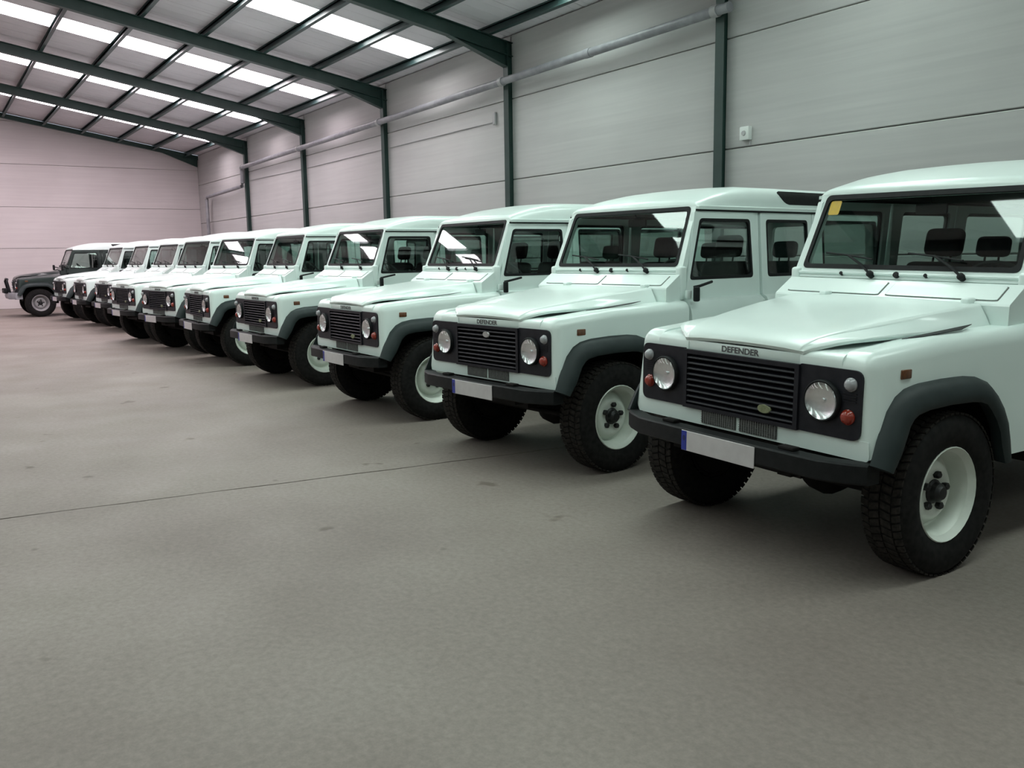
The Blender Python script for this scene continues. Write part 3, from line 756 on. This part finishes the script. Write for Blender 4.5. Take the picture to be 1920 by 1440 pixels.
def seat(y, x):
    bm = NB()
    box(bm, x-.25, x+.25, y-.24, y+.24, .78, .95, bev=.05, seg=3)
    m = Matrix.Translation((x-.24, y, .92)) @ Matrix.Rotation(math.radians(-12), 4, 'Y')
    box(bm, -.07, .07, -.235, .235, 0, .56, bev=.055, seg=3, mat=m)
    m2 = m
    hb = NB(); box(hb, -.05, .05, -.13, .13, .60, .79, bev=.045, seg=3, mat=m2)
    for k in (-.06, .06): tube(hb, [m2 @ Vector((0, k, .52)), m2 @ Vector((0, k, .66))], .008, 6)
    return finish('seat', bm, ['interior'], 50), finish('headrest', hb, ['interior'], 50)
for y in (.36, -.36):
    a, b2 = seat(y, -1.42); p_ = part('front_seat', a, lod=3); part('headrest', b2, p_, lod=3)
bm = NB(); box(bm, -2.45, -2.0, -.66, .66, .80, .98, bev=.05, seg=3)
m = Matrix.Translation((-2.42, 0, .95)) @ Matrix.Rotation(math.radians(-10), 4, 'Y'); box(bm, -.06, .06, -.66, .66, 0, .52, bev=.05, seg=3, mat=m)
p_ = part('rear_bench', finish('rear_bench', bm, ['interior'], 50))
for y in (-.42, .42):
    bm = NB(); box(bm, -.045, .045, y-.12, y+.12, .55, .70, bev=.04, seg=3, mat=m)
    for k in (-.05, .05): tube(bm, [m @ Vector((0, y+k, .48)), m @ Vector((0, y+k, .6))], .008, 6)
    part('headrest', finish('headrest', bm, ['interior'], 50), p_, lod=2)
bm = NB(); box(bm, -.012, .012, -.10, .10, -.032, .032, bev=.01); tube(bm, [(0, 0, .03), (.03, 0, .075)], .006, 6)
part('rear_view_mirror', finish('rear_view_mirror', bm, ['dash']), loc=(-1.05, 0, 1.80), lod=2)

# wheels
def tyre_mesh():
    bm = NB(); R_ = .402
    prof = [(.222, -.085), (.240, -.098), (.29, -.112), (.345, -.110), (.378, -.098), (.391, -.085), (.391, .085), (.378, .098), (.345, .110), (.29, .112), (.240, .098), (.222, .085)]
    lathe(bm, prof, lambda a, b, h: (a, h, b), 40, 0, closed=True)
    n = 60
    for i in range(n):
        for row, (y0, y1, off, r1) in enumerate(((-.098, -.060, 0, .396), (-.054, -.004, .5, .400), (.004, .054, 0, .400), (.060, .098, .5, .396))):
            a = 2*PI*(i+off)/n; da = 2*PI/n*.37; sk_ = .03*(1 if row % 2 else -1)
            vs_ = []
            for r in (.386, r1):
                for yy_, aa in ((y0, a-da), (y1, a-da+sk_), (y1, a+da+sk_), (y0, a+da)): vs_.append(bm.verts.new((r*math.cos(aa), yy_, r*math.sin(aa))))
            for q in ((4, 5, 6, 7), (0, 1, 5, 4), (1, 2, 6, 5), (2, 3, 7, 6), (3, 0, 4, 7)): face(bm, [vs_[k] for k in q], 1)
    return finish('tyre', bm, ['rubber', 'tread'], 35)
def rim_mesh(s):
    bm = NB(); mp = lambda a, b, h: (a, s*h, b)
    lathe(bm, [(.204, .070), (.218, .084), (.228, .100), (.233, .096), (.228, .076), (.210, .050)], mp, 36)
    lathe(bm, [(.219, .085), (.205, .066), (.196, .034), (.190, .005), (.184, -.02), (.172, -.026), (.160, -.012), (.146, .010), (.128, .024), (.105, .026), (.085, .016), (.0, .016)], mp, 36)
    lathe(bm, [(.205, .045), (.196, .0), (.196, -.08), (.215, -.085)], mp, 36, 1)
    return finish('wheel', bm, ['rim', 'under'], 40)
def hub_mesh(s):
    bm = NB(); mp = lambda a, b, h: (a, s*h, b)
    lathe(bm, [(.060, .012), (.060, .022), (.050, .030), (.046, .052), (.036, .060), (.030, .070), (0, .072)], mp, 18); return finish('hub', bm, ['hub'], 40)
def drum_mesh(s):
    bm = NB(); mp = lambda a, b, h: (a, s*h, b)
    lathe(bm, [(0, -.03), (.17, -.032), (.192, -.04), (.192, -.085), (.10, -.10), (0, -.10)], mp, 24); return finish('brake_drum', bm, ['under'], 40)
def nut_mesh(s):
    bm = NB(); mp = lambda a, b, h: (a, s*h, b)
    lathe(bm, [(.019, .014), (.019, .040), (.012, .046), (0, .046)], mp, 6); return finish('lug_nut', bm, ['hub'], 30)
def slot_mesh(s):
    bm = NB(); mp = lambda a, b, h: (a, s*h, b)
    pts = [(.024*math.cos(t*PI/6)*1.0, .010*math.sin(t*PI/6)) for t in range(12)]
    prism(bm, pts, mp, .0, .003); return finish('rim_slot', bm, ['hub'], 30)
ty = tyre_mesh(); RM = {s: rim_mesh(s) for s in (1, -1)}; HM = {s: hub_mesh(s) for s in (1, -1)}; NM = {s: nut_mesh(s) for s in (1, -1)}; DM = {s: drum_mesh(s) for s in (1, -1)}
for x in (0, WB):
    for s in (1, -1):
        w_ = part('wheel', RM[s], loc=(x, s*.743, AXR), key='wheel')
        part('tyre', ty, w_); part('hub', HM[s], w_); part('brake_drum', DM[s], w_)
        for k in range(5):
            a = 2*PI*k/5+.45+x
            part('lug_nut', NM[s], w_, (.084*math.cos(a), 0, .084*math.sin(a)), 2)
# chassis and axles
bm = NB()
for s in (1, -1):
    box(bm, -3.6, .60, s*.36-.04, s*.36+.04, .50, .62)
    box(bm, -.50, -.02, s*.52-.03, s*.52+.03, .36, .42)
    tube(bm, [(0, s*.47, .45), (0, s*.47, .80)], .05, 10)
    box(bm, -.76, -2.31, s*.70, s*.80, .47, .545)
box(bm, -.62, .40, -.30, .30, .44, .60)
part('chassis', finish('chassis', bm, ['under'], 40))
for x in (0, WB):
    bm = NB(); tube(bm, [(x, -.62, AXR), (x, .62, AXR)], .05, 12)
    lathe(bm, [(0, -.16), (.09, -.12), (.135, -.05), (.14, .03), (.10, .11), (0, .15)], lambda a, b, h: (x+h, .16+a, AXR+b), 16)
    if x == 0: tube(bm, [(.16, -.60, .38), (.16, .60, .38)], .018, 8); tube(bm, [(-.12, -.60, .46), (-.12, .60, .46)], .018, 8)
    part('axle', finish('axle', bm, ['under'], 50))

# ------------------------------------------------------------------ place the vehicles
def place(x, y, deg, label, level=3, name='off_road_vehicle', group='row of white off-road vehicles along the wall', drop=(), add=(), mats=None, lean=0, sink=0):
    root = tag(link(name, None, None, (x, y, 0), (0, 0, math.radians(deg))), label, 'car', group)
    objs = {}
    for i, p in enumerate(PARTS):
        if p['key'] in drop: continue
        if p['lod'] == -1 and p['key'] not in add: continue
        # lod 3 parts are on every vehicle, 2 on the nearer ones, 1 on the nearest
        if p['lod'] != -1 and p['lod'] < level: continue
        if p['parent'] is not None and p['parent'] not in objs: continue
        o = link(p['name'], p['me'], objs[p['parent']] if p['parent'] is not None else root, p['loc'])
        if p['label']: o['label'] = p['label']
        if mats:
            for k, sl in enumerate(o.material_slots):
                for a, b in mats(p['key'], sl.material.name):
                    sl.link = 'OBJECT'; sl.material = b
        if lean and p['parent'] is None and p['name'] not in ('wheel', 'axle'):
            # body leaning on its springs about a point at hub height
            Rm = Matrix.Rotation(lean, 3, 'X'); c_ = Vector((0, 0, .45)); o.rotation_euler = (lean, 0, 0)
            o.location = c_ + Rm @ (Vector(p['loc'])-c_) - Vector((0, 0, sink))
        objs[i] = o
    return root, objs
W = [  # x, y, heading, level, label
 (-3.096, 3.987, -90.6, 1, 'white boxy off-road vehicle nearest the camera, cut off by the right edge of the picture'),
 (-5.593, 4.004, -85.5, 1, 'second nearest white off-road vehicle, with a dark alpine window showing in its roof shoulder'),
 (-8.195, 4.014, -89.5, 1, 'third white off-road vehicle from the right, its plate end overlapping the wheel behind'),
 (-11.062, 4.019, -87.9, 2, 'fourth white off-road vehicle from the right, its number plate in front of a wheel'),
 (-13.717, 3.982, -90.7, 2, 'fifth white off-road vehicle from the right, halfway along the parked row'),
 (-15.901, 3.870, -81.6, 2, 'sixth white off-road vehicle from the right, turned a little towards the camera'),
 (-18.224, 3.739, -84.0, 2, 'seventh white off-road vehicle from the right, fourth from the dark one'),
 (-21.622, 3.952, -85.6, 2, 'eighth white off-road vehicle from the right, third from the dark one'),
 (-23.775, 3.774, -87.7, 2, 'ninth white off-road vehicle from the right, second from the dark one'),
 (-26.453, 3.646, -85.5, 2, 'last white off-road vehicle of the row, parked right beside the dark one'),
]
for i, (x, y, d, lv, lb) in enumerate(W):
    root, ob = place(x, y, d, lb, lv, add=('sticker',) if i == 0 else (), lean=math.radians(-1.0) if i == 0 else 0, sink=.012)
    if i == 1:
        for k, o in ob.items():
            if PARTS[k]['key'] == 'badge':
                o.location = (0, .007, .975); o['label'] = 'small silver oval badge'
                o.material_slots[0].link = 'OBJECT'; o.material_slots[0].material = M['badgesilver']
def dark_mats(key, nm):
    if nm == 'white_paint' and key not in ('roof',): return [(0, M['green'])]
    if nm == 'painted_wheel_white': return [(0, M['rimdark'])]
    return []
root, ob = place(-29.40, 2.84, -90.0, 'dark green off-road vehicle with white roof parked at the far end of the row', 2, group=None, drop=('badge', 'plate', 'bumper', 'mirror'), mats=dark_mats)
# winch bumper with tubular bar and mirrors standing out on arms
bm = NB(); loft(bm, [[(x-.16, y, .52), (x, y, .52), (x+.02, y, .60), (x, y, .70), (x-.16, y, .70)] for y, x in ((-.82, .60), (-.6, .76), (.6, .76), (.82, .60))])
wbm = link('winch_bumper', finish('winch_bumper', bm, ['gutter'], 25), root)
bm = NB(); lathe(bm, [(0, -.22), (.06, -.22), (.06, .22), (0, .22)], lambda a, b, h: (.80+a, h, .74+b), 14); box(bm, .74, .86, -.30, -.22, .68, .82, bev=.02); box(bm, .74, .86, .22, .30, .68, .82, bev=.02)
link('winch', finish('winch', bm, ['trim'], 40), wbm)
bm = NB(); tube(bm, [(.70, -.34, .68), (.76, -.34, 1.02), (.74, -.28, 1.08), (.74, .28, 1.08), (.76, .34, 1.02), (.70, .34, .68)], .03, 10); link('bull_bar', finish('bull_bar', bm, ['trim'], 60), wbm)
for s in (1, -1):
    bm = NB(); tube(bm, [(-.80, s*.80, 1.36), (-.62, s*.93, 1.40)], .012, 8); box(bm, -.64, -.59, s*.86, s*1.04, 1.30, 1.46, bev=.02)
    link('door_mirror', finish('door_mirror', bm, ['trim'], 40), root)
